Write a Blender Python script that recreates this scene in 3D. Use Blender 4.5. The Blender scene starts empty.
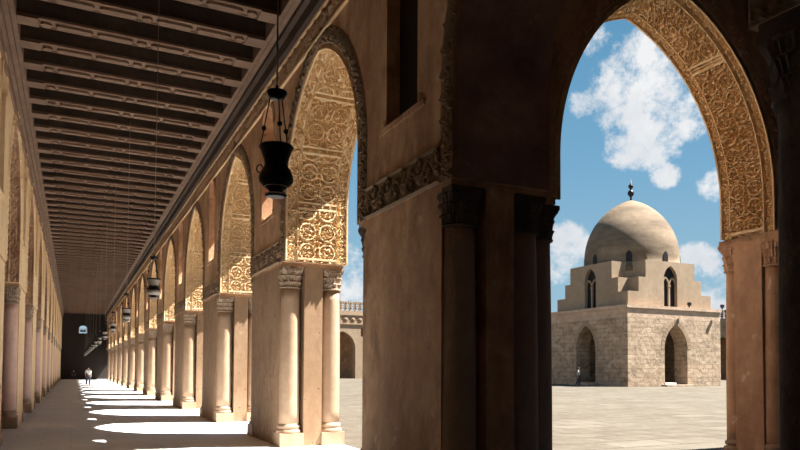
import bpy, math, random
import numpy as np
from mathutils import Vector, Matrix
random.seed(4); rng = np.random.default_rng(4)
scn = bpy.context.scene
C = scn.collection
PI = math.pi

# ---------------------------------------------------------------- materials
def new_mat(name):
    m = bpy.data.materials.new(name); m.use_nodes = True
    nt = m.node_tree; nt.nodes.clear()
    out = nt.nodes.new('ShaderNodeOutputMaterial'); b = nt.nodes.new('ShaderNodeBsdfPrincipled')
    nt.links.new(b.outputs[0], out.inputs[0])
    b.inputs['Specular IOR Level'].default_value = .25
    return m, nt, b
def N(nt, typ, **kw):
    n = nt.nodes.new(typ)
    for k, v in kw.items():
        if k.startswith('i_'): n.inputs[int(k[2:])].default_value = v
        else: setattr(n, k, v)
    return n
def L(nt, a, b): nt.links.new(a, b)
def noise(nt, vec, scale, detail=5, rough=.6):
    n = N(nt, 'ShaderNodeTexNoise'); n.inputs['Scale'].default_value = scale
    n.inputs['Detail'].default_value = detail; n.inputs['Roughness'].default_value = rough
    L(nt, vec, n.inputs['Vector']); return n.outputs['Fac']
def ramp(nt, fac, stops):
    r = N(nt, 'ShaderNodeValToRGB'); L(nt, fac, r.inputs[0])
    while len(r.color_ramp.elements) < len(stops): r.color_ramp.elements.new(.5)
    for e, (p, c) in zip(r.color_ramp.elements, stops): e.position = p; e.color = (*c, 1)
    return r.outputs[0]
def mix(nt, fac, a, b, mode='MIX'):
    n = N(nt, 'ShaderNodeMix', data_type='RGBA', blend_type=mode)
    for s, v in ((0, fac), (6, a), (7, b)):
        if isinstance(v, (int, float)): n.inputs[s].default_value = v
        elif isinstance(v, tuple): n.inputs[s].default_value = (*v, 1)
        else: L(nt, v, n.inputs[s])
    return n.outputs[2]
def coords(nt, world=True, scale=(1, 1, 1)):
    if world: v = N(nt, 'ShaderNodeNewGeometry').outputs['Position']
    else: v = N(nt, 'ShaderNodeTexCoord').outputs['Object']
    mp = N(nt, 'ShaderNodeMapping'); mp.inputs['Scale'].default_value = scale
    L(nt, v, mp.inputs[0]); return mp.outputs[0]
def bump(nt, b, h, strength=.4, dist=.03):
    n = N(nt, 'ShaderNodeBump'); n.inputs['Strength'].default_value = strength; n.inputs['Distance'].default_value = dist
    L(nt, h, n.inputs['Height']); L(nt, n.outputs[0], b.inputs['Normal'])
def mottled(name, c1, c2, c3=None, s1=.9, s2=6, rough=.85, bstr=.45, stretch=(1, 1, .45), chips=None, bd=.03, pits=None, streak=None):
    """weathered masonry or plaster: broad stains, fine grain, optional chipped spots"""
    m, nt, b = new_mat(name)
    v = coords(nt, True, stretch); v2 = coords(nt, True)
    a = noise(nt, v, s1, 6, .62); f = noise(nt, v2, s2, 6, .65)
    col = ramp(nt, a, [(.32, c1), (.66, c2)])
    col = mix(nt, ramp(nt, f, [(.35, (0, 0, 0)), (.75, (.55, .55, .55))]), col, c3 or c1)
    if chips:
        k = noise(nt, v2, 3.1, 4, .55)
        col = mix(nt, ramp(nt, k, [(.655, (0, 0, 0)), (.70, (.7, .7, .7))]), col, chips)
    if streak:
        k = noise(nt, coords(nt, True, (1.5, 1.5, .75)), 1.7, 7, .7)
        col = mix(nt, ramp(nt, k, [(.47, (0, 0, 0)), (.64, (.8, .8, .8))]), col, streak)
    if pits:
        k = noise(nt, v2, 8, 2, .4)
        col = mix(nt, ramp(nt, k, [(.70, (0, 0, 0)), (.73, (.85, .85, .85))]), col, pits)
    L(nt, col, b.inputs['Base Color']); b.inputs['Roughness'].default_value = rough
    g = noise(nt, v2, 22, 4, .7)
    ad = N(nt, 'ShaderNodeMath', operation='ADD'); L(nt, f, ad.inputs[0]); L(nt, g, ad.inputs[1])
    bump(nt, b, ad.outputs[0], bstr, bd)
    return m
M = {}
M['plaster'] = mottled('tan_plaster', (.29, .178, .102), (.39, .26, .16), (.22, .135, .078), bstr=.18, chips=(.44, .32, .215), pits=(.12, .075, .045), streak=(.24, .145, .085))
M['spandrel'] = mottled('aged_wall_plaster', (.40, .225, .13), (.72, .49, .30), (.33, .185, .105), s1=.85, s2=4.5, bstr=.3, stretch=(1.3, 1.3, .4), chips=(.68, .50, .33), streak=(.30, .165, .095))
M['leftwall'] = mottled('ochre_plaster', (.78, .54, .30), (.88, .68, .42), (.60, .39, .21), s1=.8, bstr=.25)
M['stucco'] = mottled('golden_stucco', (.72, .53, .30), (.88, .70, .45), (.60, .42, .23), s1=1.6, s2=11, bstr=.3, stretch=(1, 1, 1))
M['darkstucco'] = mottled('dark_carved_stucco', (.21, .14, .085), (.31, .21, .13), (.14, .09, .06), s1=2.0, s2=9, stretch=(1, 1, 1))  # darker brown stucco for bands, archivolts and rosettes
M['marble'] = mottled('warm_column_plaster', (.35, .225, .145), (.47, .335, .225), (.28, .175, .105), s1=1.2, s2=5, stretch=(1, 1, .25), rough=.7, bstr=.25)
M['pinkcol'] = mottled('pink_column_plaster', (.56, .36, .29), (.70, .49, .41), (.46, .28, .225), s1=1.2, s2=5, stretch=(1, 1, .25), rough=.7, bstr=.25)
M['capital'] = mottled('capital_stucco', (.30, .215, .145), (.44, .33, .24), (.19, .13, .085), s1=3, s2=14, stretch=(1, 1, 1))
M['frieze'] = mottled('brown_frieze_stucco', (.42, .28, .17), (.56, .39, .25), (.32, .20, .12), s1=2, s2=10, stretch=(1, 1, 1))
M['soot'] = mottled('near_black_stucco', (.085, .065, .055), (.17, .13, .105), (.06, .045, .04), s1=3, s2=14, stretch=(1, 1, 1))  # near-black stucco tone for the near pier and the corner capitals
M['greybrown'] = mottled('grey_brown_column_plaster', (.34, .25, .205), (.46, .35, .29), (.27, .20, .16), s1=1.2, s2=5, stretch=(1, 1, .25))  # greyer brown than the other columns
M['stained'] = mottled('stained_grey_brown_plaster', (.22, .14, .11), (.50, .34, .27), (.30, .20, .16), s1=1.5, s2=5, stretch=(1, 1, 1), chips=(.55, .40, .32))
M['jambwall'] = mottled('red_brown_plaster', (.54, .325, .20), (.72, .47, .31), (.42, .25, .155), s1=.9, bstr=.2, stretch=(1.2, 1.2, .4), chips=(.84, .68, .52), streak=(.40, .235, .15))
M['wood'] = mottled('aged_timber', (.17, .102, .066), (.25, .160, .105), (.13, .076, .048), s1=2.2, s2=9, stretch=(.3, 1, 1), bstr=.3, rough=.7)
M['darkwood'] = mottled('dark_timber', (.055, .036, .026), (.095, .062, .044), (.04, .026, .02), s1=1.5, s2=8, stretch=(1, .15, 1), rough=.75)
M['dome'] = mottled('dome_plaster', (.105, .072, .046), (.265, .192, .124), (.085, .058, .036), s1=.30, s2=1.0, stretch=(.7, .7, 2.6), bstr=.5, bd=.1)
M['tier'] = mottled('tier_plaster', (.27, .195, .13), (.36, .27, .185), (.21, .145, .095), s1=.35, s2=1.8, bstr=.35, bd=.08)
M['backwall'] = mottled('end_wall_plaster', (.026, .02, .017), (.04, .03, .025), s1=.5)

def mat_floor():
    m, nt, b = new_mat('worn_grey_paving')
    v = coords(nt, True); a = noise(nt, v, .55, 6, .6); f = noise(nt, v, 5, 6, .7)
    br = N(nt, 'ShaderNodeTexBrick', offset=.5); L(nt, v, br.inputs[0])
    for k, val in (('Scale', 1.0), ('Mortar Size', .012), ('Brick Width', 1.1), ('Row Height', .7)): br.inputs[k].default_value = val
    br.inputs['Color1'].default_value = (.70, .71, .73, 1); br.inputs['Color2'].default_value = (.78, .79, .81, 1); br.inputs['Mortar'].default_value = (.58, .58, .59, 1)
    col = mix(nt, ramp(nt, a, [(.35, (0, 0, 0)), (.7, (.7, .7, .7))]), br.outputs[0], (.66, .665, .68))
    col = mix(nt, ramp(nt, f, [(.45, (0, 0, 0)), (.75, (.5, .5, .5))]), col, (.60, .60, .61))
    L(nt, col, b.inputs['Base Color']); b.inputs['Roughness'].default_value = .7
    bump(nt, b, f, .25, .02); return m
M['floor'] = mat_floor()
def mat_court():
    m, nt, b = new_mat('limestone_court_paving')
    v = coords(nt, True); a = noise(nt, v, .22, 6, .65); f = noise(nt, v, 1.7, 7, .75); g = noise(nt, coords(nt, True, (.35, 1, 1)), 1.1, 5, .7)
    br = N(nt, 'ShaderNodeTexBrick', offset=.5); L(nt, v, br.inputs[0])
    for k, val in (('Scale', 1.0), ('Mortar Size', .045), ('Brick Width', 1.7), ('Row Height', .95)): br.inputs[k].default_value = val
    br.inputs['Color1'].default_value = (.074, .060, .042, 1); br.inputs['Color2'].default_value = (.122, .106, .082, 1); br.inputs['Mortar'].default_value = (.044, .034, .022, 1)
    col = mix(nt, ramp(nt, a, [(.38, (0, 0, 0)), (.66, (.8, .8, .8))]), br.outputs[0], (.072, .057, .040))
    col = mix(nt, ramp(nt, f, [(.46, (0, 0, 0)), (.72, (.8, .8, .8))]), col, (.132, .118, .096))
    col = mix(nt, ramp(nt, g, [(.50, (0, 0, 0)), (.66, (.7, .7, .7))]), col, (.066, .054, .039))
    L(nt, col, b.inputs['Base Color']); b.inputs['Roughness'].default_value = .9
    bump(nt, b, f, .3, .03); return m
M['court'] = mat_court()
def mat_block():
    m, nt, b = new_mat('banded_stone_blocks')
    g = N(nt, 'ShaderNodeNewGeometry'); sx = N(nt, 'ShaderNodeSeparateXYZ'); L(nt, g.outputs['Position'], sx.inputs[0])
    ad = N(nt, 'ShaderNodeMath', operation='ADD'); L(nt, sx.outputs[0], ad.inputs[0]); L(nt, sx.outputs[1], ad.inputs[1])
    cb = N(nt, 'ShaderNodeCombineXYZ'); L(nt, ad.outputs[0], cb.inputs[0]); L(nt, sx.outputs[2], cb.inputs[1])
    br = N(nt, 'ShaderNodeTexBrick', offset=.5); L(nt, cb.outputs[0], br.inputs[0])
    for k, val in (('Scale', 1.0), ('Mortar Size', .03), ('Brick Width', 1.0), ('Row Height', .42)): br.inputs[k].default_value = val
    br.inputs['Color1'].default_value = (.42, .315, .22, 1); br.inputs['Color2'].default_value = (.32, .23, .155, 1); br.inputs['Mortar'].default_value = (.24, .17, .115, 1)
    v = coords(nt, True, (1, 1, 1.6)); a = noise(nt, v, .75, 7, .72); f = noise(nt, coords(nt, True), 1.9, 6, .72)
    col = mix(nt, ramp(nt, a, [(.47, (0, 0, 0)), (.62, (.75, .75, .75))]), br.outputs[0], (.155, .112, .078))
    col = mix(nt, ramp(nt, f, [(.48, (0, 0, 0)), (.66, (.75, .75, .75))]), col, (.48, .375, .275))
    # pale courses near the top of the walls
    mz = N(nt, 'ShaderNodeMapRange'); L(nt, sx.outputs[2], mz.inputs[0]); mz.inputs[1].default_value = 6.3; mz.inputs[2].default_value = 6.45
    w = N(nt, 'ShaderNodeMath', operation='MULTIPLY'); L(nt, mz.outputs[0], w.inputs[0]); w.inputs[1].default_value = .45
    col = mix(nt, w.outputs[0], col, (.52, .37, .275))
    L(nt, col, b.inputs['Base Color']); b.inputs['Roughness'].default_value = .9
    bump(nt, b, f, .6, .1); return m
M['block'] = mat_block()
def flat(name, c, rough=.6, metal=0):
    m, nt, b = new_mat(name)
    f = noise(nt, coords(nt, True), 20, 3)
    L(nt, mix(nt, ramp(nt, f, [(.3, (0, 0, 0)), (.8, (.6, .6, .6))]), c, tuple(x * .7 for x in c)), b.inputs['Base Color'])
    b.inputs['Roughness'].default_value = rough; b.inputs['Metallic'].default_value = metal; return m
M['inner'] = mottled('inner_aisle_plaster', (.70, .55, .38), (.80, .65, .47), s1=.5)
M['iron_and_dark'] = flat('black_iron_and_window_dark', (.018, .016, .018), .5, .3)  # also paints the dark inside of window openings
M['lampglass'] = flat('smoky_lamp_glass', (.34, .30, .25), .25)
M['chain'] = flat('dull_chain_metal', (.36, .29, .22), .6, .4)
M['pale'] = flat('pale_enamel', (.78, .74, .70), .35)
M['skin'] = flat('skin', (.42, .25, .17), .6)
M['hair'] = flat('dark_hair', (.02, .015, .012), .7)
M['white_cloth'] = flat('white_cloth', (.75, .74, .74), .9)
M['grey_cloth'] = flat('grey_cloth', (.32, .34, .38), .9)
M['dark_cloth'] = flat('dark_cloth', (.035, .035, .05), .9)
M['shoe'] = flat('dark_shoe', (.03, .025, .02), .6)
M['pale_stone'] = flat('pale_stone', (.72, .70, .68), .8)
def mat_glass():
    m, nt, b = new_mat('frosted_pane')
    b.inputs['Base Color'].default_value = (.9, .93, .95, 1); b.inputs['Roughness'].default_value = .35
    b.inputs['Transmission Weight'].default_value = 1; b.inputs['IOR'].default_value = 1.1; return m
M['glass'] = mat_glass()

# ---------------------------------------------------------------- object helpers
def mesh_obj(name, verts, faces, mat, parent=None, smooth=False, loc=None):
    me = bpy.data.meshes.new(name)
    me.from_pydata([tuple(map(float, v)) for v in verts], [], [tuple(map(int, f)) for f in faces])
    me.materials.append(M[mat]); me.update()
    if smooth: me.polygons.foreach_set('use_smooth', [True] * len(me.polygons))
    o = bpy.data.objects.new(name, me); C.objects.link(o)
    if parent: o.parent = parent
    if loc is not None: o.location = loc
    return o
def empty(name, loc=(0, 0, 0), rz=0):
    o = bpy.data.objects.new(name, None); o.empty_display_size = .2; C.objects.link(o)
    o.location = loc; o.rotation_euler = (0, 0, rz); return o
def tag(o, label=None, cat=None, group=None, kind=None):
    if label: o['label'] = label
    if cat: o['category'] = cat
    if group: o['group'] = group
    if kind: o['kind'] = kind
    return o
def copy_tree(o, parent=None):
    kids = list(o.children)
    c = o.copy(); C.objects.link(c)
    if parent: c.parent = parent
    for k in kids: copy_tree(k, c)
    return c
class MB:
    def __init__(s): s.v = []; s.f = []
    def add(s, vs, fs):
        b = len(s.v); s.v += [tuple(v) for v in vs]; s.f += [tuple(b + i for i in f) for f in fs]
    def box(s, x0, x1, y0, y1, z0, z1):
        s.add([(x0, y0, z0), (x1, y0, z0), (x1, y1, z0), (x0, y1, z0), (x0, y0, z1), (x1, y0, z1), (x1, y1, z1), (x0, y1, z1)],
              [(0, 3, 2, 1), (4, 5, 6, 7), (0, 1, 5, 4), (1, 2, 6, 5), (2, 3, 7, 6), (3, 0, 4, 7)])
    def quad(s, a, b, c, d): s.add([a, b, c, d], [(0, 1, 2, 3)])
    def prism(s, poly, z0, z1):
        n = len(poly)
        s.add([(x, y, z0) for x, y in poly] + [(x, y, z1) for x, y in poly],
              [tuple(range(n))[::-1], tuple(range(n, 2 * n))] + [(i, (i + 1) % n, n + (i + 1) % n, n + i) for i in range(n)])
    def lathe(s, prof, cx=0, cy=0, n=24, mod=None, caps=True):
        vs = []
        for k, (r, z) in enumerate(prof):
            for i in range(n):
                a = 2 * PI * i / n; rr = r + (mod(a, z, k) if mod else 0)
                vs.append((cx + rr * math.cos(a), cy + rr * math.sin(a), z))
        fs = [(k * n + i, k * n + (i + 1) % n, (k + 1) * n + (i + 1) % n, (k + 1) * n + i) for k in range(len(prof) - 1) for i in range(n)]
        if caps: fs += [tuple(range(n))[::-1], tuple(range((len(prof) - 1) * n, len(prof) * n))]
        s.add(vs, fs)
    def tube(s, p, q, r, n=8):
        p, q = Vector(p), Vector(q); d = (q - p).normalized()
        a = d.orthogonal().normalized(); b = d.cross(a)
        vs = [c + (a * math.cos(2 * PI * i / n) + b * math.sin(2 * PI * i / n)) * r for c in (p, q) for i in range(n)]
        s.add(vs, [(i, (i + 1) % n, n + (i + 1) % n, n + i) for i in range(n)] + [tuple(range(n))[::-1], tuple(range(n, 2 * n))])
    def build(s, name, mat, parent=None, smooth=False, loc=None): return mesh_obj(name, s.v, s.f, mat, parent, smooth, loc)

# ---------------------------------------------------------------- key dimensions (X across, Y along the walkway)
XA, XB = 3.78, 5.11          # courtyard arcade: walkway face, court face
XL0, XL1 = -2.65, -1.28      # inner arcade
ZS = 3.74                    # springing
PL = 2.74                    # pier length
PC = [1.37, 7.87, 14.62, 21.25, 27.90, 34.55] + [34.55 + 6.65 * k for k in range(1, 9)]   # pier centres along Y
YEND = 92.9
WTOP = 9.3
CY0, CY1 = 6.71, 7.67        # cross arcade (front and court faces)
CX = [(5.42, 9.70)] + [(12.05 + 6.75 * k, 16.33 + 6.75 * k) for k in range(3)]

# ---------------------------------------------------------------- pointed arch profile
class Arch:
    def __init__(s, half, zs, z0, rise):
        s.h, s.zs, s.z0 = half, zs, z0
        s.r = (rise * rise + half * half) / (2 * half); s.cx = s.r - half
        s.leg = z0 - zs; s.arc = s.r * math.acos(s.cx / s.r); s.len = 2 * (s.leg + s.arc)
    def pt(s, d, off=0.):
        """d arc length from left springing, off outward"""
        right = d > s.len / 2
        if right: d = s.len - d
        if d < s.leg: x, z = -(s.h + off), s.zs + d
        else:
            R = s.r + off; pm = math.acos(min(1, s.cx / R)); ph = (d - s.leg) / s.arc * pm
            x, z = s.cx - R * math.cos(ph), s.z0 + R * math.sin(ph)
        return (-x if right else x), z
    def up(s, x):
        x = abs(x)
        if x >= s.h: return s.z0
        return s.z0 + math.sqrt(max(0, s.r ** 2 - (x + s.cx) ** 2))
ARCH = {}
def aisle_arch(gap): return Arch(gap / 2, ZS, 4.85, 2.42)
CROSS = Arch(2.14, ZS, 4.30, 2.78)

# ---------------------------------------------------------------- carved relief patterns (0..1 height)
def sstep(a, b, x): t = np.clip((x - a) / (b - a), 0, 1); return t * t * (3 - 2 * t)
def vine(u, v):
    """u 0..1 across the strip, v in strip widths: running scroll with leaves"""
    ph = v / 1.5 * 2 * PI
    stem = sstep(.10, .04, abs(u - .5 - .2 * np.sin(ph)))
    k = np.floor(v / .75); vc = (k + .5) * .75; uc = .5 - .16 * np.where(k % 2 == 0, 1, -1)
    dx, dy = (u - uc), (v - vc); r = np.hypot(dx, dy); th = np.arctan2(dy, dx)
    ring = sstep(.06, .02, abs(r - .24 - .03 * np.cos(5 * th)))
    leaf = sstep(.16, .10, r * (1 + .35 * np.cos(3 * th + k)))
    edge = sstep(.07, .05, np.minimum(u, 1 - u))
    return np.maximum.reduce([stem * .8, ring, leaf * .9, edge])
def rosettes(x, y):
    """tile units: linked rings with petals and small corner bosses"""
    kx, ky = np.floor(x), np.floor(y)
    fx, fy = (x - kx - .5) * 2, (y - ky - .5) * 2
    r = np.hypot(fx, fy); th = np.arctan2(fy, fx); par = (kx + ky) % 2
    ring = sstep(.10, .05, abs(r - .86))
    inner = sstep(.07, .03, abs(r - .42 - .10 * np.cos(6 * th)))
    pet = sstep(.05, -.15, r - .66 - .16 * np.cos(8 * th + par * PI / 8)) * sstep(-.2, .35, np.cos(8 * th + par * PI / 8 + 5 * r))
    boss = sstep(.18, .12, r)
    cr = np.hypot(1 - abs(fx), 1 - abs(fy)); cor = np.maximum(sstep(.30, .24, cr) * sstep(.10, .16, cr), sstep(.07, .04, cr))
    tw = .6 * sstep(.55, .9, np.sin(9 * x + 2.2 * np.sin(7 * y)) * np.sin(9 * y + 2.2 * np.sin(7 * x + 1)) + .3)
    return np.maximum.reduce([ring, inner, pet * .85, boss, cor, tw * (r > .5)])
def lace(x, y, p):
    """deeply pierced arabesque: wavy lattice of small holes with leaf ribs, period p metres"""
    k = 2 * PI / p
    wx = x + .16 * p * np.sin(.53 * k * y + 1.3 * np.sin(.31 * k * x)); wy = y + .16 * p * np.sin(.47 * k * x + 1.1 * np.sin(.37 * k * y))
    g = np.sin(k * wx) * np.sin(k * wy); h2 = np.sin(.5 * k * (wx + wy)) * np.sin(.5 * k * (wx - wy))
    hole = sstep(.10, .34, abs(g) + .25 * h2)
    return 1 - hole
def soffit_relief(x, v, w, style=0):
    """x metres across the thickness w, v metres along the arc"""
    e = np.minimum(x, w - x); b = .19 * w
    fil = np.maximum(sstep(.045, .03, e), sstep(.018, .008, abs(e - b)))
    strip = np.minimum(vine(np.clip(e / b, 0, 1), v / b), .55 + .45 * lace(x, v, .09))
    per = 2.9 if style else 1.15; q = v % per; dq = np.minimum(q, per - q)
    cross = sstep(.035, .02, abs(dq - .06))
    n = max(2, round((w - 2 * b) / (.155 if style else .21))); tile = (w - 2 * b) / n
    fld = rosettes((x - b) / tile, v / tile * 1.0)
    knot = rosettes((x - b) / (w - 2 * b), (v - per / 2) / (w - 2 * b) + .5)
    tl = .42 if style == 0 else .30; q2 = (w - 2 * b) / max(1, round((w - 2 * b) / tl))
    fx = ((x - b) / q2) % 1 - .5; fy = (v / q2) % 1 - .5; rr = np.hypot(fx, fy)
    rib = np.maximum(sstep(.05, .025, abs(rr - .40)), sstep(.04, .02, abs(rr - .17 - .05 * np.cos(6 * np.arctan2(fy, fx)))))
    fld = np.maximum(lace(x, v, .105 if style else .12) * .9, rib)
    big = np.maximum(sstep(.06, .03, abs(knot - .5)) * .0 + (knot > .6) * .35, fld)
    fld = fld if style else np.where((np.floor(v / per) % 2) == 1, big, fld)
    out = np.where(e < b, strip, np.where(dq < .06, vine(dq / .12, x / .12), fld))
    return np.maximum(out, np.maximum(fil, cross * (e > b)))
def soffit_mesh(arch, w, res, depth, style):
    n = int(arch.len / res); m = int(w / res)
    d = np.linspace(0, arch.len, n + 1); x = np.linspace(0, w, m + 1)
    X, D = np.meshgrid(x, d)
    H = soffit_relief(X, np.minimum(D, arch.len - D), w, style) * depth + .012
    vs = []
    for i in range(n + 1):
        x0, z0 = arch.pt(d[i]); x1, z1 = arch.pt(d[i], -.1)
        nx, nz = (x1 - x0) / .1, (z1 - z0) / .1
        for j in range(m + 1): vs.append((x0 + nx * H[i, j], x[j], z0 + nz * H[i, j]))
    fs = [(i * (m + 1) + j, i * (m + 1) + j + 1, (i + 1) * (m + 1) + j + 1, (i + 1) * (m + 1) + j) for i in range(n) for j in range(m)]
    return vs, fs
def archivolt_mesh(arch, w, res, depth):
    """band on the face (local y=0 plane, relief towards -y)"""
    n = int(arch.len / res); m = max(6, int(w / res))
    vs = []; d = np.linspace(0, arch.len, n + 1); o = np.linspace(0, w, m + 1)
    O, D = np.meshgrid(o / w, d); H = vine(O, np.minimum(D, arch.len - D) / w * 1.7) * depth + .01
    for i in range(n + 1):
        for j in range(m + 1):
            x, z = arch.pt(d[i], o[j]); vs.append((x, -(H[i, j] if 0 < j < m else 0), z))
    fs = [(i * (m + 1) + j, (i + 1) * (m + 1) + j, (i + 1) * (m + 1) + j + 1, i * (m + 1) + j + 1) for i in range(n) for j in range(m)]
    return vs, fs
def band_mesh(length, w, res, depth):
    """straight carved band in local x, z 0..w, relief towards -y"""
    n = int(length / res); m = max(6, int(w / res))
    x = np.linspace(0, length, n + 1); z = np.linspace(0, w, m + 1); Z, X = np.meshgrid(z, x)
    H = vine(Z / w, X / w * 1.5) * depth + .01
    vs = [(x[i], -(H[i, j] if 0 < j < m else 0), z[j]) for i in range(n + 1) for j in range(m + 1)]
    fs = [(i * (m + 1) + j, (i + 1) * (m + 1) + j, (i + 1) * (m + 1) + j + 1, i * (m + 1) + j + 1) for i in range(n) for j in range(m)]
    return vs, fs

# ---------------------------------------------------------------- wall with openings
def wall_mesh(x0, x1, th, zb, zt, ops, seg=22):
    """local: x along, y 0..th, z. ops: (centre, half, lower z, upper function, blind)"""
    mb = MB(); xs = {round(x0, 4), round(x1, 4)}
    for c, h, lo, up, blind in ops:
        for i in range(seg + 1):
            x = c - h * math.cos(PI * i / seg)
            if x0 <= x <= x1: xs.add(round(x, 4))
    xs = sorted(xs)
    for a, b in zip(xs, xs[1:]):
        mid = (a + b) / 2; segs = [(zb, zb)]; cuts = sorted([o for o in ops if abs(mid - o[0]) < o[1] - 1e-6], key=lambda o: o[2])
        pts = []; ca, cb = zb, zb
        for c, h, lo, up, blind in cuts:
            ua, ub = up(a - c), up(b - c)
            if lo > ca + 1e-6: pts.append((ca, lo, cb, lo))
            if lo > zb + 1e-6: mb.quad((a, 0, lo), (b, 0, lo), (b, th, lo), (a, th, lo))
            mb.quad((a, 0, ua), (a, th, ua), (b, th, ub), (b, 0, ub))
            if blind: mb.quad((a, th, lo), (b, th, lo), (b, th, ub), (a, th, ua))
            ca, cb = ua, ub
        pts.append((ca, zt, cb, zt))
        for (za0, za1, zb0, zb1) in pts:
            mb.quad((a, 0, za0), (b, 0, zb0), (b, 0, zb1), (a, 0, za1))
            mb.quad((a, th, za0), (a, th, za1), (b, th, zb1), (b, th, zb0))
        mb.quad((a, 0, zt), (b, 0, zt), (b, th, zt), (a, th, zt))
        if not cuts or cuts[0][2] > zb + 1e-6: mb.quad((a, 0, zb), (a, th, zb), (b, th, zb), (b, 0, zb))
    for c, h, lo, up, blind in ops:
        for sx in (-1, 1):
            x = c + sx * h; u = up(sx * h * .99999)
            if x0 - .01 <= x <= x1 + .01 and u > lo: mb.quad((x, 0, lo), (x, th, lo), (x, th, u), (x, 0, u))
    mb.quad((x0, 0, zb), (x0, 0, zt), (x0, th, zt), (x0, th, zb)); mb.quad((x1, 0, zb), (x1, th, zb), (x1, th, zt), (x1, 0, zt))
    return mb
WIN = Arch(.46, 4.88, 6.90, .46)
ROT = PI / 2
def along_y(o, x):      # local x -> +Y, local y -> -X ; mesh local y 0 is the face at x, body extends to -X
    o.location = (x, 0, 0); o.rotation_euler = (0, 0, ROT)
def mirror_y(mb): mb.v = [(x, -y, z) for x, y, z in mb.v]; mb.f = [f[::-1] for f in mb.f]; return mb

# right (courtyard) arcade wall: face at XA towards the walkway, body towards +X
gaps = []
for i in range(len(PC) - 1):
    mid = (PC[i] + PC[i + 1]) / 2 - .08; gaps.append((mid, PC[i + 1] - PC[i] - 2.82) if i else (4.62, 3.66))
ops = [(m, g / 2, ZS, aisle_arch(g).up, False) for m, g in gaps]
ops += [(c - .08, .46, 4.88, WIN.up, i <= 1) for i, c in enumerate(PC)]  # the two nearest windows are closed at the court face to stay dark
wr = mirror_y(wall_mesh(0, YEND, XB - XA, ZS, WTOP, ops)).build('wall_right', 'spandrel'); along_y(wr, XA); tag(wr, kind='structure')
opsL = [(m, g / 2, ZS, aisle_arch(g).up, False) for m, g in gaps] + [(c - .08, .46, 4.88, WIN.up, False) for c in PC]
wl = wall_mesh(0, YEND, XL1 - XL0, ZS, WTOP, opsL).build('wall_left', 'leftwall'); along_y(wl, XL1); tag(wl, kind='structure')
# cross arcade wall facing the camera, body towards +Y
opsC = [((a + b) / 2, min(2.14, (b - a) / 2), ZS, CROSS.up, False) for a, b in CX]
wc = wall_mesh(XB, 32.5, CY1 - CY0, ZS, WTOP, opsC).build('wall_front', 'spandrel'); wc.location = (0, CY0, 0); tag(wc, kind='structure')

# ---------------------------------------------------------------- piers
def column_set(r_notch, pinkish, parent, px, py, h=3.24, cap='capital', shaft=None):
    """one engaged column: shaft, capital and plinth"""
    mb = MB(); prof = []
    for k in range(13):
        t = k / 12; prof.append((.208 - .022 * t + .006 * math.sin(PI * t), .45 + (h - .45) * t))
    mb.lathe(prof, n=24)
    col = mb.build('column', shaft or ('pinkcol' if pinkish else 'marble'), parent, True, (px, py, 0))
    b = MB(); b.box(-.25, .25, -.25, .25, 0, .27)
    b.build('plinth', 'marble', col)
    b = MB(); b.lathe([(.25, .27), (.262, .30), (.25, .335), (.222, .345), (.222, .365), (.238, .385), (.238, .415), (.214, .43), (.208, .46)], n=24)
    b.build('base_ring', 'marble', col, True)
    c = MB(); pr = []
    for k in range(23):
        t = k / 22; r = .193 + .04 * t ** 1.6
        if k == 0: r = .22
        if k == 1: r = .225
        pr.append((r, h - .02 + .40 * t))
    def leaf(a, z, k):
        t = k / 22
        if k < 2: return 0
        row = int(min(2, t * 3)); q = t * 3 - row
        lobe = abs(math.cos(4 * a + row * PI / 4)) ** .6
        vein = .008 * math.cos(32 * a) * lobe
        curl = .032 * q ** 3 * lobe
        vol = .075 * max(0, t - .7) / .3 * max(0, math.cos(4 * a + PI)) ** 4
        return (.012 + curl + vein) * (1 if t < .92 else .3) + vol
    c.lathe(pr, n=64, mod=leaf)
    c.box(-.22, .22, -.22, .22, h + .38, ZS - .07)
    c.build('capital', cap, col, False)
    return col
def make_pier(lx, ly, pink=False, body='plaster', along='y', **kw):
    """origin at the pier's centre on the floor; lx size in X, ly size in Y"""
    root = empty('arcade_pier')
    hx, hy = lx / 2, ly / 2
    slabm = 'spandrel'
    if along == 'y': nx, ny, k, m_ = .47, .21, .10, .20      # columns stand half sunk in slots at the four corners
    else: nx, ny, k, m_ = .21, .30, .20, .10
    q = [(hx - nx, -hy), (hx - nx, -hy + ny + k if along == 'y' else -hy + ny)]
    if along == 'y': q += [(hx - .06, -hy + ny + k), (hx - .06, -hy + ny), (hx, -hy + ny)]
    else: q = [(hx - nx - k, -hy), (hx - nx - k, -hy + ny), (hx, -hy + ny)]
    poly = q + [(x, -y) for x, y in q[::-1]] + [(-x, -y) for x, y in q] + [(-x, y) for x, y in q[::-1]]
    b = MB(); b.prism(poly, 0, ZS - .07)
    b.build('pier_body', body, root)
    sl = MB(); sl.box(-hx + .01, hx - .01, -hy + .01, hy - .01, ZS - .075, ZS + .0)
    sl.build('impost_slab', slabm, root)
    for sx in (-1, 1):
        for sy in (-1, 1): column_set(0, pink, root, sx * (hx - .225), sy * (hy - .21), **kw)
    return root
ords = ['first', 'second', 'third', 'fourth', 'fifth', 'sixth', 'seventh', 'eighth', 'ninth', 'tenth', 'eleventh', 'twelfth', 'thirteenth', 'fourteenth']
proto = make_pier(XB - XA, PL)
umber = make_pier(XB - XA, PL, cap='soot', shaft='greybrown', body='spandrel')  # same pier in darker tones, for the corner and the near pier
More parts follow.
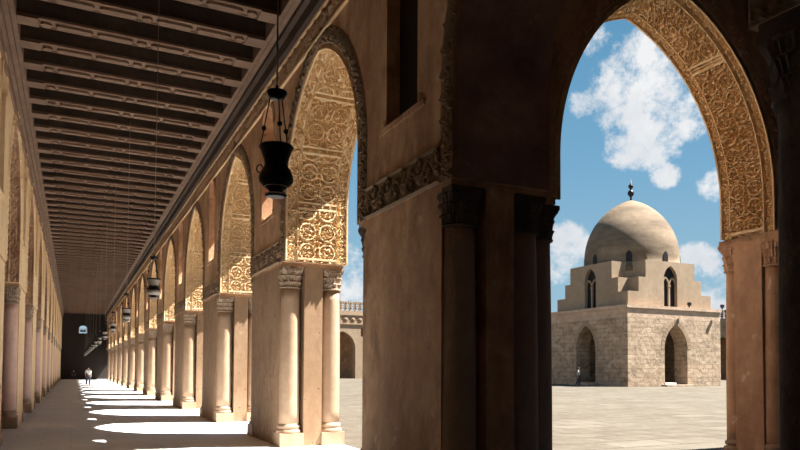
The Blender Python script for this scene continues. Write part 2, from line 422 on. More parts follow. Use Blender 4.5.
for i, c in enumerate(PC):
    p = umber if i == 1 else copy_tree(umber) if i == 0 else proto if i == 2 else copy_tree(proto)
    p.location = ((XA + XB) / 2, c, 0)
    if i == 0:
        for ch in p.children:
            if ch.name.startswith(('pier_body', 'column', 'impost')): ch.data = ch.data.copy(); ch.data.materials[0] = M['soot']  # near pier turned near-black all over
    if i == 0: lab = 'shadowed near pier cut off by the right edge, with dark leafy capital'
    elif i == 1: lab = 'big dark corner pier with shadowed columns left of the courtyard arch'
    elif i == 2: lab = 'sunlit plaster pier with two corner columns beside the near hanging lantern'
    else: lab = '%s sunlit plaster pier in the courtyard-side row, counting from the dark corner pier' % ords[i - 1]
    tag(p, lab, 'pier', 'piers of the courtyard arcade')
    if i == 1:                                   # the corner pier also carries the cross arch on a short jamb
        jb = MB(); jb.box(.6, 5.36 - (XA + XB) / 2, 7.15 - c, CY1 - c, 0, ZS - .07); jb.build('jamb', 'plaster', p)
        jb = MB(); jb.box(.5, 5.42 - (XA + XB) / 2, CY0 - c, CY1 - c, ZS - .075, ZS + .005); jb.build('jamb_slab', 'spandrel', p)
        column_set(0, False, p, 5.31 - (XA + XB) / 2, 6.98 - c, cap='soot', shaft='greybrown')
protoL = make_pier(XL1 - XL0, PL, True, 'leftwall')
for i, c in enumerate(PC):
    p = protoL if i == 0 else copy_tree(protoL)
    p.location = ((XL0 + XL1) / 2, c, 0)
    lab = ('plaster pier of the inner left arcade beside the camera' if i == 0 else
           '%s ochre pier with pink corner columns along the left arcade, counting away from the camera' % ords[i])
    tag(p, lab, 'pier', 'piers of the inner arcade')
protoC = make_pier(2.33, CY1 - CY0 + .13, along='x', body='jambwall', shaft='jambwall', cap='jambwall')
for i, (a, b) in enumerate(CX[:-1]):
    p = protoC if i == 0 else copy_tree(protoC)
    p.location = ((b + CX[i + 1][0]) / 2, (CY0 + CY1) / 2 + .06, 0)
    lab = ['reddish pier with two slim columns carrying the right side of the large courtyard arch',
           'second pier along the shaded side gallery beyond the large arch', 'last pier along the shaded side gallery'][i]
    tag(p, lab, 'pier', 'piers of the cross arcade')

# ---------------------------------------------------------------- carved arches
def make_arch(arch, w, res, sof_mat, arc_mat, band=.29, depth=.055, style=0):
    root = empty('stucco_arch')
    vs, fs = soffit_mesh(arch, w, res, depth, style); mesh_obj('soffit', vs, fs, sof_mat, root)
    vs, fs = archivolt_mesh(arch, band, res * 1.2, .03); mesh_obj('archivolt', vs, fs, arc_mat, root)
    return root
cache = {}
for i, (m, g) in enumerate(gaps):
    key = round(g, 2)
    for side in (0, 1):
        mats = (('stucco', 'darkstucco') if i else ('stained', 'darkstucco')) if side == 0 else ('spandrel', 'leftwall')  # left soffits get a darker plaster standing in for their shade
        k = (key, mats, i < 3)
        if k not in cache:
            res = (.0155 if i < 3 else .025) if side == 0 else .035
            cache[k] = make_arch(aisle_arch(g), XB - XA, res, *mats, depth=(.075 if i else .012) if side == 0 else .03); r = cache[k]
        else: r = copy_tree(cache[k])
        r.location = (XA, m, 0) if side == 0 else (XL1, m, 0)
        # local x->Y ; local y -> +X (right, reflect via rotation +90 then scale) or -X (left)
        if side == 0: r.rotation_euler = (0, 0, -ROT)     # x -> -Y, y -> +X (arch is symmetric)
        else: r.rotation_euler = (0, 0, ROT)              # x -> +Y, y -> -X
        if side == 0:
            if i == 0: lab = 'dark sooty arch overhead springing from the corner pier towards the camera'
            elif i == 1: lab = 'carved golden arch beside the near lantern, between the dark corner pier and sunlit pier'
            else: lab = '%s carved golden arch of the courtyard row, counting from the dark corner pier' % ords[i - 1]
            tag(r, lab, 'arch', 'arches of the courtyard arcade')
        else:
            lab = '%s pointed arch of the ochre left arcade, counting away from the camera' % ords[i]
            tag(r, lab, 'arch', 'arches of the inner arcade')
ca = make_arch(CROSS, CY1 - CY0, .0135, 'stucco', 'jambwall', .26, .07, 1)
for i, (a, b) in enumerate(CX):
    r = ca if i == 0 else copy_tree(ca)
    r.location = ((a + b) / 2, CY0, 0)
    lab = ['large carved arch framing the sky and domed building', 'second arch along the shaded side gallery', 'third arch along the shaded side gallery', 'fourth arch along the shaded side gallery'][i]
    tag(r, lab, 'arch', 'arches of the cross arcade')

# horizontal carved bands at springing height between the arches, frieze, windows
for i, c in enumerate(PC):
    x0 = gaps[i - 1][0] + gaps[i - 1][1] / 2 + .29 if i else c - 1.0
    x1 = gaps[i][0] - gaps[i][1] / 2 - .29 if i < len(gaps) else c + 1.0
    vs, fs = band_mesh(x1 - x0, .45, .022 if i < 4 else .04, .04)
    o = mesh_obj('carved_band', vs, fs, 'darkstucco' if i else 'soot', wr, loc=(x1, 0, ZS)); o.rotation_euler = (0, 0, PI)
    o.matrix_parent_inverse = Matrix.Identity(4)
    # parent is rotated +90: parent-local x is world Y, parent-local y is world -X; relief must point to -X = +y local
vs, fs = band_mesh(30, .40, .03, .035)
for k in range(4):
    L0 = min(30, YEND - 30 * k)
    if k == 3: vs, fs = band_mesh(L0, .40, .05, .035)
    o = mesh_obj('frieze', vs, fs, 'frieze', wr, loc=(30 * k + L0, -.0, 7.42)); o.rotation_euler = (0, 0, PI)
fb = MB(); fb.box(0, YEND, 0, .05, 7.36, 7.405); fb.box(0, YEND, 0, .05, 7.80, 7.84)
fb.build('frieze_fillet', 'leftwall', wr)
nwin = 0
def window_trim(parent, wx, face_x, side):
    global nwin; nwin += 1
    w = empty('window_%d' % nwin, (face_x, wx, 0), -ROT if side == 0 else ROT); tag(w, kind='structure')
    return w
wproto = {}
def make_window(mat):
    w = empty('window_0'); tag(w, kind='structure')
    for sx in (-1, 1):
        b = MB(); b.lathe([(.085, 4.88), (.085, 4.97), (.06, 5.0), (.055, 6.58), (.08, 6.61), (.06, 6.65), (.09, 6.83), (.09, 6.90)], cx=sx * .53, cy=.06, n=14)
        b.build('colonnette', mat, w, True)
    b = MB(); A2 = Arch(.46, 6.90, 6.90, .46); n = 20
    for i in range(n):
        d0, d1 = A2.len * i / n, A2.len * (i + 1) / n
        P = [A2.pt(d0, 0), A2.pt(d1, 0), A2.pt(d1, .13), A2.pt(d0, .13)]
        b.quad(*[(x, -.03, z) for x, z in P]); b.quad((P[3][0], -.03, P[3][1]), (P[2][0], -.03, P[2][1]), (P[2][0], .02, P[2][1]), (P[3][0], .02, P[3][1]))
        b.quad((P[0][0], -.03, P[0][1]), (P[0][0], .05, P[0][1]), (P[1][0], .05, P[1][1]), (P[1][0], -.03, P[1][1]))
    b.build('window_hood', mat, w)
    b = MB(); b.box(-.66, .66, -.02, .02, 4.80, 4.88); b.build('window_sill', mat, w)
    return w
wins = []
for side, fx, mat in ((0, XA, 'spandrel'), (1, XL1, 'leftwall')):
    pw = make_window(mat)
    for i, c in enumerate(PC):
        w = pw if i == 0 else copy_tree(pw); nwin += 1
        wins.append((side, i, w))
        w.name = 'window_%d' % nwin; w.location = (fx, c - .08, 0); w.rotation_euler = (0, 0, -ROT if side == 0 else ROT)

for side, i, w in wins:
    if side == 0 and i <= 1:
        sh = MB(); sh.box(-.46, .46, .2, .26, 4.88, 7.36); sh.build('shutter', 'iron_and_dark', w)  # black panel added for the shade inside the two nearest windows

# ---------------------------------------------------------------- ceiling with carved beams
ZB = 8.20
cm = MB(); cm.box(XL1 - .05, XA + .05, -13, YEND + .3, ZB + .55, ZB + .75)
ceil = cm.build('ceiling', 'darkwood'); tag(ceil, kind='structure')
def cornice(name, pts, mat, sign):
    b = MB()
    for (x0, x1, z0, z1) in pts: b.box(min(x0, x1), max(x0, x1), -13, YEND, z0, z1)
    return b.build(name, mat)
t1 = cornice('trim_1', [(XL1, XL1 + .05, 7.20, 7.30), (XL1, XL1 + .025, 7.30, 7.52), (XL1, XL1 + .09, 7.52, 7.62), (XL1, XL1 + .055, 7.62, 7.84), (XL1, XL1 + .14, 7.84, 7.94), (XL1, XL1 + .10, 7.94, 8.12), (XL1, XL1 + .19, 8.12, ZB + .56)], 'wood', 1); tag(t1, kind='structure')
t2 = cornice('trim_2', [(XA - .14, XA, 7.84, 8.06), (XA - .24, XA, 8.06, 8.16)], 'darkwood', 1); tag(t2, kind='structure')
t3 = cornice('trim_3', [(XA - .34, XA - .2, 8.161, ZB + .5), (XA - .42, XA, 8.18, ZB + .56)], 'wood', 1); tag(t3, kind='structure')
XBL, XBR = XL1 + .19, XA - .42
def beam_mesh():
    b = MB(); w = .165
    core = MB(); core.box(XBL, XBR, -w + .02, w - .02, .03, .56)
    b.box(XBL, XBR, -w, w, 0, .05)
    b.box(XBL, XBL + .36, -w - .012, w + .012, -.03, 0)          # end bearing blocks
    b.box(XBR - .36, XBR, -w - .012, w + .012, -.03, 0)
    ln = XBR - XBL - .72; x = XBL + .36
    b.box(x, x + ln, w - .03, w, -.02, 0)
    def cart(cx, hl):                                             # raised cartouche with rounded ends
        n = 10; r = .08; poly = []
        for s in (1, -1):
            for i in range(n + 1):
                a = -PI / 2 + PI * i / n; poly.append((cx + s * (hl - r + r * math.cos(a)), s * r * math.sin(a)))
        k = len(poly)
        vs = [(x_, y_, 0) for x_, y_ in poly] + [(cx + (x_ - cx) * .97, y_ * .9, -.05) for x_, y_ in poly]
        b.add(vs, [tuple(range(k, 2 * k))[::-1]] + [(i, (i + 1) % k, k + (i + 1) % k, k + i) for i in range(k)])
    unit = [.26, .74, .74]; tot = sum(unit); reps = 2; sc = ln / (tot * reps + .26)
    pos = x
    for u in unit * reps + [.26]:
        L_ = u * sc; cart(pos + L_ / 2, L_ / 2 - .035); pos += L_
    return core, b
core_, board_ = beam_mesh()
bm = core_.build('beam', 'darkwood', ceil); bm.location = (0, 0.35, ZB); bd_ = board_.build('carved_board', 'wood', bm)  # sides darker than the boards: shade between beams put into the colour
y = .35 + 1.085; nb = 1
while y < YEND and nb < 99:
    c = copy_tree(bm, ceil); c.location = (0, y, ZB); y += 1.085; nb += 1
# roofs of the neighbouring aisles
rf = MB(); rf.box(-9.2, XL1 - .05, -13, YEND + 8, 8.3, 8.7); rf.box(XA + .05, 34, -13, CY1 - .05, 8.3, 8.7)
r2 = rf.build('ceiling_side_aisles', 'darkwood'); tag(r2, kind='structure')
bw = MB(); bw.box(-9.2, -8.7, -13, YEND + 1, 0, 8.3); o = bw.build('wall_inner', 'inner'); tag(o, kind='structure')
bw = MB(); bw.box(-9.2, 34, -13.4, -13, 0, 8.7); o = bw.build('wall_back', 'inner'); tag(o, kind='structure')
bw = MB(); bw.box(33.5, 34, -13, CY1, 0, 8.7); o = bw.build('wall_side', 'inner'); tag(o, kind='structure')
# end wall with its small bright window
eo = [(1.08, .48, 5.72, Arch(.48, 6.2, 6.25, .45).up, False)]
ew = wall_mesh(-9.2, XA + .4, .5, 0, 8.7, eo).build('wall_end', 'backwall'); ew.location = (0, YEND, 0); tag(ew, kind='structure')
wg = empty('window_%d' % (nwin + 1), (1.08, YEND, 0)); tag(wg, kind='structure')
b = MB()
for x in (-.44, 0, .44): b.box(x - .035, x + .035, .1, .16, 5.72, 6.3)
b.box(-.46, .46, .1, .16, 6.2, 6.27); b.build('window_bars', 'pale', wg)
b = MB(); b.box(-.32, -.03, .12, .2, 5.9, 6.14); b.box(.03, .32, .12, .2, 5.9, 6.14); b.build('window_shutter', 'iron_and_dark', wg)

# ---------------------------------------------------------------- floors
f = MB(); f.box(-9.2, XB, -13, YEND + .4, -.4, 0); f.box(XB, 34, -13, CY1, -.4, 0)
o = f.build('floor', 'floor'); tag(o, kind='structure')
f = MB(); f.box(XB, 120, CY1, 116, -.4, -.005)
o = f.build('floor_courtyard', 'court'); tag(o, kind='structure')

# ---------------------------------------------------------------- far courtyard fronts
FA = Arch(2.05, ZS, 4.4, 2.6); FW = Arch(.42, 6.3, 7.2, .5)
def far_front(name, length, mat, ph):
    ops = []; n = int(length / 6.63)
    for k in range(n):
        ops.append((ph + 6.63 * k, 2.05, 0, FA.up, False)); ops.append((ph + 3.32 + 6.63 * k, .42, 6.3, FW.up, False))
    ops = [q for q in ops if q[0] + q[1] < length and q[0] - q[1] > 0]
    o = wall_mesh(0, length, 1.3, 0, 9.9, ops, 14).build(name, mat); tag(o, kind='structure')
    b = MB(); b.box(0, length, -.14, 0, 8.05, 8.22); b.box(0, length, -.16, 0, 9.42, 9.62)
    b.build('cornice', 'tier', o)
    b = MB(); x = .5
    while x < length - .5:                       # round bosses of the rosette band
        n_ = 10
        vs = [(x, -.16, 8.82)] + [(x + .42 * math.cos(2 * PI * i / n_), -.04, 8.82 + .42 * math.sin(2 * PI * i / n_)) for i in range(n_)]
        b.add(vs, [(0, 1 + (i + 1) % n_, 1 + i) for i in range(n_)])
        x += 1.15
    b.build('rosette_band', 'darkstucco', o)
    b = MB(); x = .3
    while x < length - .6:                       # openwork cresting
        b.box(x, x + .22, .2, .5, 9.9, 11.3); b.box(x - .16, x + .38, .2, .5, 10.35, 10.6); b.box(x - .2, x + .42, .2, .5, 11.05, 11.5)
        x += .78
    b.box(0, length, .2, .5, 10.75, 10.9); b.box(0, length, .1, .6, 9.9, 10.1)
    b.build('parapet_cresting', 'tier', o)
    b = MB(); b.box(0, length, 6, 6.4, 0, 8.6); b.box(0, length, 1.2, 6.4, 8.3, 8.7); b.build('gallery_behind', 'spandrel', o)
    return o
wf = far_front('wall_far', 92, 'tier', 35.9 - 4.81 - 26.52); wf.location = (XB - .3, YEND + .55, 0)
wq = far_front('wall_far_side', 86, 'tier', 3.0); wq.location = (XB + 91.8, YEND + .5, 0); wq.rotation_euler = (0, 0, -PI / 2)

# ---------------------------------------------------------------- domed fountain house in the courtyard
BW = 12.2; BXC, BYC = 45.42 + BW / 2, 46.1 + 5.6; BH = 7.25
dome = empty('domed_building', (BXC, BYC, 0)); dome.scale = (1, 5.6 / 6.1, 1); tag(dome, 'square stone building with stepped tiers and a tall pointed dome in the courtyard', 'building')
DA = Arch(1.5, 0, 3.5, 2.35); h = BW / 2; T = 1.7
for k in range(4):
    # doorways on the two seen sides; unseen sides closed to keep the inside dark
    w = wall_mesh(-h if k % 2 == 0 else -h + T, h if k % 2 == 0 else h - T, T, 0, BH, [(0, 1.5, 0.0, DA.up, False)] if k in (0, 3) else [])
    o = w.build('stone_wall', 'block', dome); a = k * PI / 2
    o.rotation_euler = (0, 0, a); o.location = (math.sin(a) * h, -math.cos(a) * h, 0)
    # doorway surround of pale voussoirs
    if k in (1, 2): continue
    V = MB(); n = 17
    for i in range(n):
        d0, d1 = 3.5 + (DA.len - 7.0) * (i + .08) / n, 3.5 + (DA.len - 7.0) * (i + .92) / n
        P = [DA.pt(d0, .02), DA.pt(d1, .02), DA.pt(d1, .45), DA.pt(d0, .45)]
        V.add([(x, -.025, z) for x, z in P] + [(x, .02, z) for x, z in P], [(0, 1, 2, 3), (0, 4, 5, 1), (1, 5, 6, 2), (2, 6, 7, 3), (3, 7, 4, 0)])
    s = V.build('voussoirs', 'tier', o)
b = MB(); b.box(-h - .12, h + .12, -h - .12, h + .12, BH, BH + .28); b.build('roof_slab', 'block', dome)
st = MB(); st.box(-1.5, -.1, -h - .1, -h + .5, 0, .34); st.build('threshold', 'pale_stone', dome)
st = MB(); st.box(-1.9, 1.9, -h - .7, -h, 0, .16); st.build('door_step', 'block', dome)
st = MB(); st.box(-h - .7, -h, -1.9, 1.9, 0, .3); st.build('side_step', 'block', dome)
# stepped transition zone
z0 = BH + .28; tb = h - .62
levels = [(tb, tb, z0 + 1.35), (tb - 1.35, tb, z0 + 2.75), (tb - 2.25, tb, z0 + 4.4)]
zt = levels[-1][2]
BIF = Arch(.36, 0, 0, .5)
tr = MB()
def tier_solid(hx, hy, z1, z0_):
    tr.box(-hx, hx, -hy, hy, z0_, z1)
tr.box(-tb + .5, tb - .5, -tb + .5, tb - .5, z0, levels[0][2] - .003)
# staircase-edged face walls with a window niche
def stair(x):
    x = abs(x)
    return levels[2][2] if x < levels[2][0] else (levels[1][2] if x < levels[1][0] else levels[0][2])
tr.box(-levels[1][0], levels[1][0], -tb + .5, tb - .5, z0, levels[1][2]); tr.box(-tb + .5, tb - .5, -levels[1][0], levels[1][0], z0, levels[1][2] - .002)
tr.box(-levels[2][0], levels[2][0], -tb + .5, tb - .5, z0, levels[2][2]); tr.box(-tb + .5, tb - .5, -levels[2][0], levels[2][0], z0, levels[2][2] - .002)
tr.build('tier_core', 'tier', dome)
NI = Arch(.88, z0, z0 + 2.75, 1.25)
for k in range(4):
    mbx = MB()
    xs = sorted({-tb, -levels[1][0], -levels[2][0], levels[2][0], levels[1][0], tb})
    e = .5 if k % 2 else 0
    for a_, b_ in zip(xs, xs[1:]):
        mid = (a_ + b_) / 2; zz = stair(mid)
        if abs(mid) < levels[2][0]:
            w = wall_mesh(a_, b_, .5, z0, zz, [(0, .88, z0 + .02, NI.up, False)]); mbx.add(w.v, w.f)
        else:
            aa, bb = (max(a_, -tb + e), min(b_, tb - e)); mbx.box(aa, bb, 0, .5, z0, zz)
    o = mbx.build('tier_face', 'tier', dome); a = k * PI / 2
    o.rotation_euler = (0, 0, a); o.location = (math.sin(a) * tb, -math.cos(a) * tb, 0)
    # double window: mullion, twin heads and oculus plate, black panel painting the shade behind
    g = MB(); g.box(-.89, .89, .40, .49, z0 + .02, z0 + 4.1); g.build('window_recess', 'iron_and_dark', o)
    g = MB(); g.box(-.10, .10, .18, .36, z0 + .02, z0 + 2.1); g.box(-.15, .15, .15, .38, z0 + 2.0, z0 + 2.2)
    for s_ in (-1, 1):
        aa = Arch(.37, z0 + 2.2, z0 + 2.2, .62)
        for i in range(12):
            d0, d1 = aa.len * i / 12, aa.len * (i + 1) / 12
            P = [aa.pt(d0), aa.pt(d1), aa.pt(d1, .12), aa.pt(d0, .12)]
            g.add([(x + s_ * .46, .18, z) for x, z in P] + [(x + s_ * .46, .36, z) for x, z in P], [(0, 1, 2, 3), (0, 4, 5, 1), (2, 6, 7, 3), (1, 5, 6, 2)])
    g.build('window_mullion', 'tier', o)
# dome: pointed lathe
R = 4.85; zd = zt - .55
dm = MB(); prof = [(R + .12, zd - .3), (R + .12, zd + .25), (R, zd + .28)]
RR = 6.45; off = RR - R; za = zd + 1.4
prof.append((R, za))
amax = math.acos(off / RR)
for i in range(1, 25):
    a = amax * i / 24; prof.append((max(.02, RR * math.cos(a) - off), za + RR * math.sin(a)))
sc_top = prof[-1][1]
dm.lathe(prof, n=56); dobj = dm.build('dome_shell', 'dome', dome, True)
for i in range(8):
    a = i * PI / 4
    g = MB(); aa = Arch(.30, zd + .62, zd + 1.2, .5); n = 14
    pts = [aa.pt(aa.len * i_ / n) for i_ in range(n + 1)]
    g.add([(x, -R - .03, z) for x, z in pts], [tuple(range(n + 1))])
    g.add([(x, -R - .03, z) for x, z in pts] + [(x, -R + .3, z) for x, z in pts], [(i_, i_ + 1, n + 2 + i_, n + 1 + i_) for i_ in range(n)])
    o = g.build('dome_window', 'iron_and_dark', dobj); o.rotation_euler = (0, 0, a)  # flat near-black faces paint the darkness inside the openings
    o2 = g.build('lower_window', 'iron_and_dark', dome) if i % 2 else None
    if o2:
        o2.rotation_euler = (0, 0, a); o2.location = (0, 0, -1.55)
# little corner turret bases carrying the lower windows (octagonal zone between the arms)
oc = MB(); oc.prism([(4.95 * math.cos(PI / 8 + i * PI / 4) / math.cos(PI / 8), 4.95 * math.sin(PI / 8 + i * PI / 4) / math.cos(PI / 8)) for i in range(8)], z0 + 1, zt - .3)
oc.build('octagonal_zone', 'tier', dome)
fn = MB(); fn.lathe([(.10, sc_top - .15), (.10, sc_top + .35), (.30, sc_top + .55), (.34, sc_top + .8), (.22, sc_top + 1.0), (.09, sc_top + 1.08), (.09, sc_top + 1.18), (.26, sc_top + 1.35), (.26, sc_top + 1.52), (.08, sc_top + 1.72), (.03, sc_top + 2.15)], n=14)
fn.build('finial', 'iron_and_dark', dome, True)
# floodlights on the roof edge
def flood(x, y, z, rz, lab):
    r = empty('floodlight', (x, y, z), rz); tag(r, lab, 'floodlight', 'floodlights on the domed building')
    b = MB(); b.box(-.05, .05, -.05, .05, 0, .16); b.build('bracket', 'iron_and_dark', r)
    b = MB(); b.prism([(-.17, -.12), (.17, -.12), (.13, .12), (-.13, .12)], .16, .46); b.build('lamp_housing', 'iron_and_dark', r)
flood(BXC + h - .25, BYC - h + .05, BH + .28, 0, 'black floodlight on the right roof corner of the domed building')
flood(BXC + 1.3, BYC - h + .05, BH + .28, 0, 'small dark floodlight above the right doorway of the domed building')

# ---------------------------------------------------------------- lanterns
def make_lantern(zc, pale=False):
    """origin at the lamp's foot; zc = height of the ceiling above the origin"""
    r = empty('hanging_lantern')
    b = MB(); b.lathe([(.045, 0), (.075, .005), (.078, .02), (.05, .03), (.048, .045), (.088, .075), (.118, .105), (.122, .135), (.110, .17), (.086, .21), (.080, .235), (.092, .28), (.112, .335), (.122, .352), (.117, .362), (.108, .355)], n=28)
    bd = b.build('lamp_body', 'iron_and_dark', r, True)
    if pale:
        for nm_, q in (('glass_belly', [(.09, .075), (.121, .106), (.125, .135), (.108, .17)]), ('glass_flare', [(.083, .235), (.095, .28), (.116, .335)])):
            b = MB(); b.lathe(q, n=28, caps=False); b.build(nm_, 'lampglass', bd, True)
    b = MB(); b.lathe([(.079, .008), (.081, .015), (.079, .020)], n=28, caps=False); b.build('foot_rim', 'pale', bd, True)
    b = MB(); b.lathe([(.0785, .0665), (.083, .0715), (.085, .074)], n=28, caps=False); b.build('lower_rim', 'pale', bd, True)
    for i in range(3):
        a = i * 2 * PI / 3 + .5; b = MB()
        for k in range(12):
            a0, a1 = 2 * PI * k / 12, 2 * PI * (k + 1) / 12
            p = lambda q: ((.118 + .022 * math.cos(q)) * math.cos(a), (.118 + .022 * math.cos(q)) * math.sin(a), .205 + .028 * math.sin(q))
            b.tube(p(a0), p(a1), .005, 6)
        b.build('lug', 'iron_and_dark', bd)
    b = MB(); b.lathe([(.01, .695), (.05, .705), (.072, .74), (.07, .752), (.02, .756), (.008, .80)], n=20); b.build('hanger_cap', 'iron_and_dark', r, True)
    for i in range(3):
        a = i * 2 * PI / 3 + .5; b = MB()
        p0 = Vector((.118 * math.cos(a), .118 * math.sin(a), .35)); p1 = Vector((.05 * math.cos(a), .05 * math.sin(a), .71))
        b.tube(p0, p1, .0045, 6); mpt = p0.lerp(p1, .40)
        b.lathe([(.002, -.02), (.014, -.012), (.018, 0), (.014, .012), (.002, .02)], cx=mpt.x, cy=mpt.y, n=10)
        nn = 50; b.v[-nn:] = [(x, y_, z + mpt.z) for x, y_, z in b.v[-nn:]]
        b.build('suspension_chain', 'iron_and_dark', r)
    b = MB(); b.tube((0, 0, .78), (0, 0, zc), .0065, 6); b.build('ceiling_rod', 'chain', r)
    return r
LZ = 2.80
lan = make_lantern(ZB - LZ + .02)
ly = [4.62, 12.62, 19.4] + [19.4 + 6.7 * k for k in range(1, 11)]
for i, y in enumerate(ly):
    if i == 1: lan2 = make_lantern(ZB - LZ + .02, True)
    q = lan if i == 0 else lan2 if i == 1 else copy_tree(lan2)
    q.location = (1.262, y, LZ); q.rotation_euler = (0, 0, .35 * i)
    lab = ('large black lantern hanging nearest the camera, against the carved arch' if i == 0 else
           '%s lantern in the row hanging down the covered walkway, counting from the camera' % ords[i])
    tag(q, lab, 'lantern', 'lanterns hanging along the walkway')

# ---------------------------------------------------------------- people
def skin_mesh(name, pts, edges, rad, mat, parent, root=0, sub=1):
    me = bpy.data.meshes.new(name); me.from_pydata(pts, edges, []); me.materials.append(M[mat])
    o = bpy.data.objects.new(name, me); C.objects.link(o); o.parent = parent
    o.modifiers.new('skin', 'SKIN')
    for i, r in enumerate(rad):
        sv = me.skin_vertices[0].data[i]; sv.radius = (r, r) if not isinstance(r, tuple) else r; sv.use_root = (i == root)
    sb = o.modifiers.new('sub', 'SUBSURF'); sb.levels = sub; sb.render_levels = sub
    return o
def person(loc, rz, H, label, shirt, trousers, seated=False):
    root = empty('person', loc, rz); tag(root, label, 'person', 'visitors'); k = H / 1.72
    S = lambda p: tuple(c * k for c in p)
    if not seated:
        J = dict(pel=(0, 0, .95), spine=(0, .01, 1.15), chest=(0, .0, 1.35), neck=(0, .0, 1.48), head0=(0, -.02, 1.55), head1=(0, -.03, 1.66),
                 shl=(.18, 0, 1.42), ell=(.22, .06, 1.15), wrl=(.20, -.06, .92), shr=(-.18, 0, 1.42), elr=(-.22, .08, 1.16), wrr=(-.21, .02, .90),
                 hil=(.09, 0, .92), knl=(.10, -.10, .50), anl=(.10, .02, .09), tol=(.10, -.15, .03), hir=(-.09, 0, .92), knr=(-.10, .05, .50), anr=(-.10, .26, .13), tor=(-.10, .12, .03))
    else:
        J = dict(pel=(0, 0, .50), spine=(0, .02, .70), chest=(0, .02, .90), neck=(0, .0, 1.03), head0=(0, -.02, 1.10), head1=(0, -.03, 1.21),
                 shl=(.18, 0, .97), ell=(.22, -.06, .72), wrl=(.12, -.30, .62), shr=(-.18, 0, .97), elr=(-.22, -.06, .72), wrr=(-.12, -.30, .62),
                 hil=(.09, -.02, .49), knl=(.12, -.44, .50), anl=(.12, -.42, .09), tol=(.12, -.58, .03), hir=(-.09, -.02, .49), knr=(-.12, -.44, .50), anr=(-.12, -.42, .09), tor=(-.12, -.58, .03))
    nm = list(J); pts = [S(J[n]) for n in nm]; ix = {n: i for i, n in enumerate(nm)}
    R_ = dict(pel=.13, spine=.12, chest=.14, neck=.055, head0=.085, head1=.085, shl=.06, ell=.043, wrl=.03, shr=.06, elr=.043, wrr=.03, hil=.085, knl=.058, anl=.04, tol=.035, hir=.085, knr=.058, anr=.04, tor=.035)
    rad = [R_[n] * k for n in nm]
    E = [(ix[a], ix[b]) for a, b in (('pel', 'spine'), ('spine', 'chest'), ('chest', 'neck'), ('neck', 'head0'), ('head0', 'head1'), ('chest', 'shl'), ('shl', 'ell'), ('ell', 'wrl'),
         ('chest', 'shr'), ('shr', 'elr'), ('elr', 'wrr'), ('pel', 'hil'), ('hil', 'knl'), ('knl', 'anl'), ('anl', 'tol'), ('pel', 'hir'), ('hir', 'knr'), ('knr', 'anr'), ('anr', 'tor'))]
    for w, e, sx in (('wrl', 'ell', 1), ('wrr', 'elr', -1)):       # palm and five fingers
        wp = Vector(J[w]); d = (wp - Vector(J[e])).normalized(); palm = wp + d * .06
        pts.append(S(palm)); rad.append(.026 * k); pi = len(pts) - 1; E.append((ix[w], pi))
        side = Vector((0, 1, 0)) - d * d.y; side.normalize()
        for fi, (o_, ln) in enumerate(((-.03, .075), (-.01, .085), (.01, .08), (.03, .065))):
            p1 = palm + side * o_ + d * ln * .6; p2 = p1 + d * ln * .45 + Vector((-sx * .02, 0, 0))
            pts += [S(p1), S(p2)]; rad += [.009 * k, .008 * k]; E += [(pi, len(pts) - 2), (len(pts) - 2, len(pts) - 1)]
        th_ = palm - side * .045 - d * .01; pts.append(S(th_)); rad.append(.010 * k); E.append((ix[w], len(pts) - 1))
    body = skin_mesh('body', pts, E, rad, 'skin', root, ix['pel'])
    hp = Vector(J['head1']); hd = MB()                              # face: nose, eyes, mouth and ears on the head
    sub = ['pel', 'spine', 'chest', 'shl', 'ell', 'shr', 'elr']
    jx = {n: i for i, n in enumerate(sub)}
    skin_mesh('shirt', [S(J[n]) for n in sub], [(jx[a], jx[b]) for a, b in (('pel', 'spine'), ('spine', 'chest'), ('chest', 'shl'), ('shl', 'ell'), ('chest', 'shr'), ('shr', 'elr'))],
              [x * k for x in (.165, .155, .165, .085, .07, .085, .07)], shirt, root)
    sub = ['pel', 'hil', 'knl', 'anl', 'hir', 'knr', 'anr']; jx = {n: i for i, n in enumerate(sub)}
    skin_mesh('trousers', [S(J[n]) for n in sub], [(0, 1), (1, 2), (2, 3), (0, 4), (4, 5), (5, 6)], [x * k for x in (.15, .115, .085, .065, .115, .085, .065)], trousers, root)
    b = MB(); c = Vector(S(J['head1'])) + Vector((0, .02 * k, .03 * k)); rr = .108 * k
    b.lathe([(max(.003, rr * math.cos(a)), c.z + rr * math.sin(a)) for a in [(-.15 + 1.7 * i / 8) for i in range(9)]], cx=c.x, cy=c.y, n=16); b.build('hair', 'hair', root, True)
    return root
person((1.13, 58.9, 0), .25, 1.55, 'person in a white top and dark trousers walking down the covered walkway', 'white_cloth', 'dark_cloth')
person((.12, 88.5, 0), 0, 1.6, 'seated person in dark clothes at the far end of the walkway', 'dark_cloth', 'dark_cloth', True)
st_ = empty('stool', (.12, 88.5, 0)); tag(st_, 'low stool under the seated person at the far end', 'stool')
b = MB(); b.box(-.2, .2, -.18, .2, .33, .37); b.build('seat', 'darkwood', st_)
for sx in (-1, 1):
    for sy in (-1, 1): b = MB(); b.tube((sx * .16, sy * .15, .34), (sx * .18, sy * .17, 0), .018); b.build('leg', 'darkwood', st_)
person((41.4, 48.1, 0), .6, 1.68, 'person in a grey top standing by the left doorway of the domed building', 'grey_cloth', 'dark_cloth')

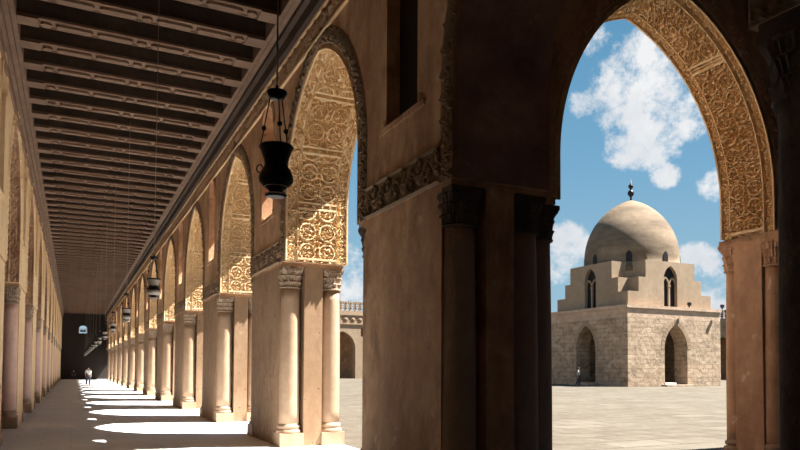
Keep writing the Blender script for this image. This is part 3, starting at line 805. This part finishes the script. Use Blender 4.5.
# ---------------------------------------------------------------- camera
cam = bpy.data.cameras.new('camera'); co = bpy.data.objects.new('camera', cam); C.objects.link(co); scn.camera = co
TH, PT, RL, F, PY = .4518, .0377, .0051, 673.78, 342.58
cam.sensor_width = 36; cam.lens = F * 36 / 800; cam.shift_y = (PY - 225) / 800
cam.clip_start = .05; cam.clip_end = 600
co.matrix_world = Matrix.Translation((0, 0, 1.6)) @ Matrix.Rotation(-TH, 4, 'Z') @ Matrix.Rotation(PI / 2 + PT, 4, 'X') @ Matrix.Rotation(RL, 4, 'Z')
def ray(u, v):
    d = Vector(((u - 400) / F, -(v - PY) / F, -1))
    return (co.matrix_world.to_3x3() @ d).normalized()

# ---------------------------------------------------------------- sun and sky
sun = bpy.data.lights.new('sun', 'SUN'); sun.energy = 16; sun.angle = .0093; sun.color = (1, .955, .88)
so = bpy.data.objects.new('sun', sun); C.objects.link(so)
so.rotation_euler = Vector((.527, -.180, .831)).to_track_quat('Z', 'Y').to_euler()
wd = bpy.data.worlds.new('sky'); scn.world = wd; wd.use_nodes = True; nt = wd.node_tree; nt.nodes.clear()
out = N(nt, 'ShaderNodeOutputWorld'); bg = N(nt, 'ShaderNodeBackground'); L(nt, bg.outputs[0], out.inputs[0])
dirv = N(nt, 'ShaderNodeTexCoord').outputs['Generated']
sp = N(nt, 'ShaderNodeSeparateXYZ'); L(nt, dirv, sp.inputs[0])
skyc = ramp(nt, sp.outputs[2], [(0.0, (.56, .76, .88)), (.12, (.42, .70, .90)), (.28, (.26, .56, .84)), (.52, (.12, .38, .66)), (1.0, (.06, .24, .50))])
blobs = [(640, 66, 2.0), (622, 80, 2.0), (655, 82, 2.4), (640, 100, 2.7), (668, 104, 2.5), (622, 120, 1.6), (630, 142, 1.7), (652, 138, 2.0), (688, 116, 1.6), (583, 103, .9), (592, 38, 1.1), (606, 84, 1.3), (569, 246, 1.6),
         (560, 262, 1.3), (664, 174, .9), (655, 160, .9), (700, 262, 1.2), (345, 285, 3.0), (715, 185, 1.0), (690, 256, .8), (760, 330, 5), (300, 320, 6)]
acc = None
for u, v, rdeg in blobs:
    d = ray(u, v); vm = N(nt, 'ShaderNodeVectorMath', operation='DOT_PRODUCT'); L(nt, dirv, vm.inputs[0]); vm.inputs[1].default_value = d
    mr = N(nt, 'ShaderNodeMapRange', interpolation_type='SMOOTHSTEP'); L(nt, vm.outputs['Value'], mr.inputs[0])
    mr.inputs[1].default_value = math.cos(math.radians(rdeg * 1.75)); mr.inputs[2].default_value = math.cos(math.radians(rdeg * .25))
    if acc is None: acc = mr.outputs[0]
    else:
        mx = N(nt, 'ShaderNodeMath', operation='MAXIMUM'); L(nt, acc, mx.inputs[0]); L(nt, mr.outputs[0], mx.inputs[1]); acc = mx.outputs[0]
n1 = noise(nt, dirv, 19, 11, .68)
a1 = N(nt, 'ShaderNodeMath', operation='MULTIPLY_ADD'); L(nt, n1, a1.inputs[0]); a1.inputs[1].default_value = 3.2; L(nt, acc, a1.inputs[2])
mask = N(nt, 'ShaderNodeMapRange', interpolation_type='SMOOTHSTEP'); L(nt, a1.outputs[0], mask.inputs[0]); mask.inputs[1].default_value = 2.0; mask.inputs[2].default_value = 2.75
n2 = noise(nt, dirv, 9, 5, .6)
cl = ramp(nt, n2, [(.3, (.86, .92, 1.0)), (.62, (1.25, 1.25, 1.25))])
mk = N(nt, 'ShaderNodeMath', operation='MULTIPLY'); L(nt, mask.outputs[0], mk.inputs[0]); mk.inputs[1].default_value = .95
L(nt, mix(nt, mk.outputs[0], skyc, cl), bg.inputs[0]); bg.inputs[1].default_value = .44

scn.cycles.diffuse_bounces = 10; scn.cycles.max_bounces = 16
vs_ = scn.view_settings; scn.display_settings.display_device = 'sRGB'
vs_.view_transform = 'Standard'; vs_.look = 'None'; vs_.gamma = 1; vs_.use_curve_mapping = False; vs_.exposure = 0.75
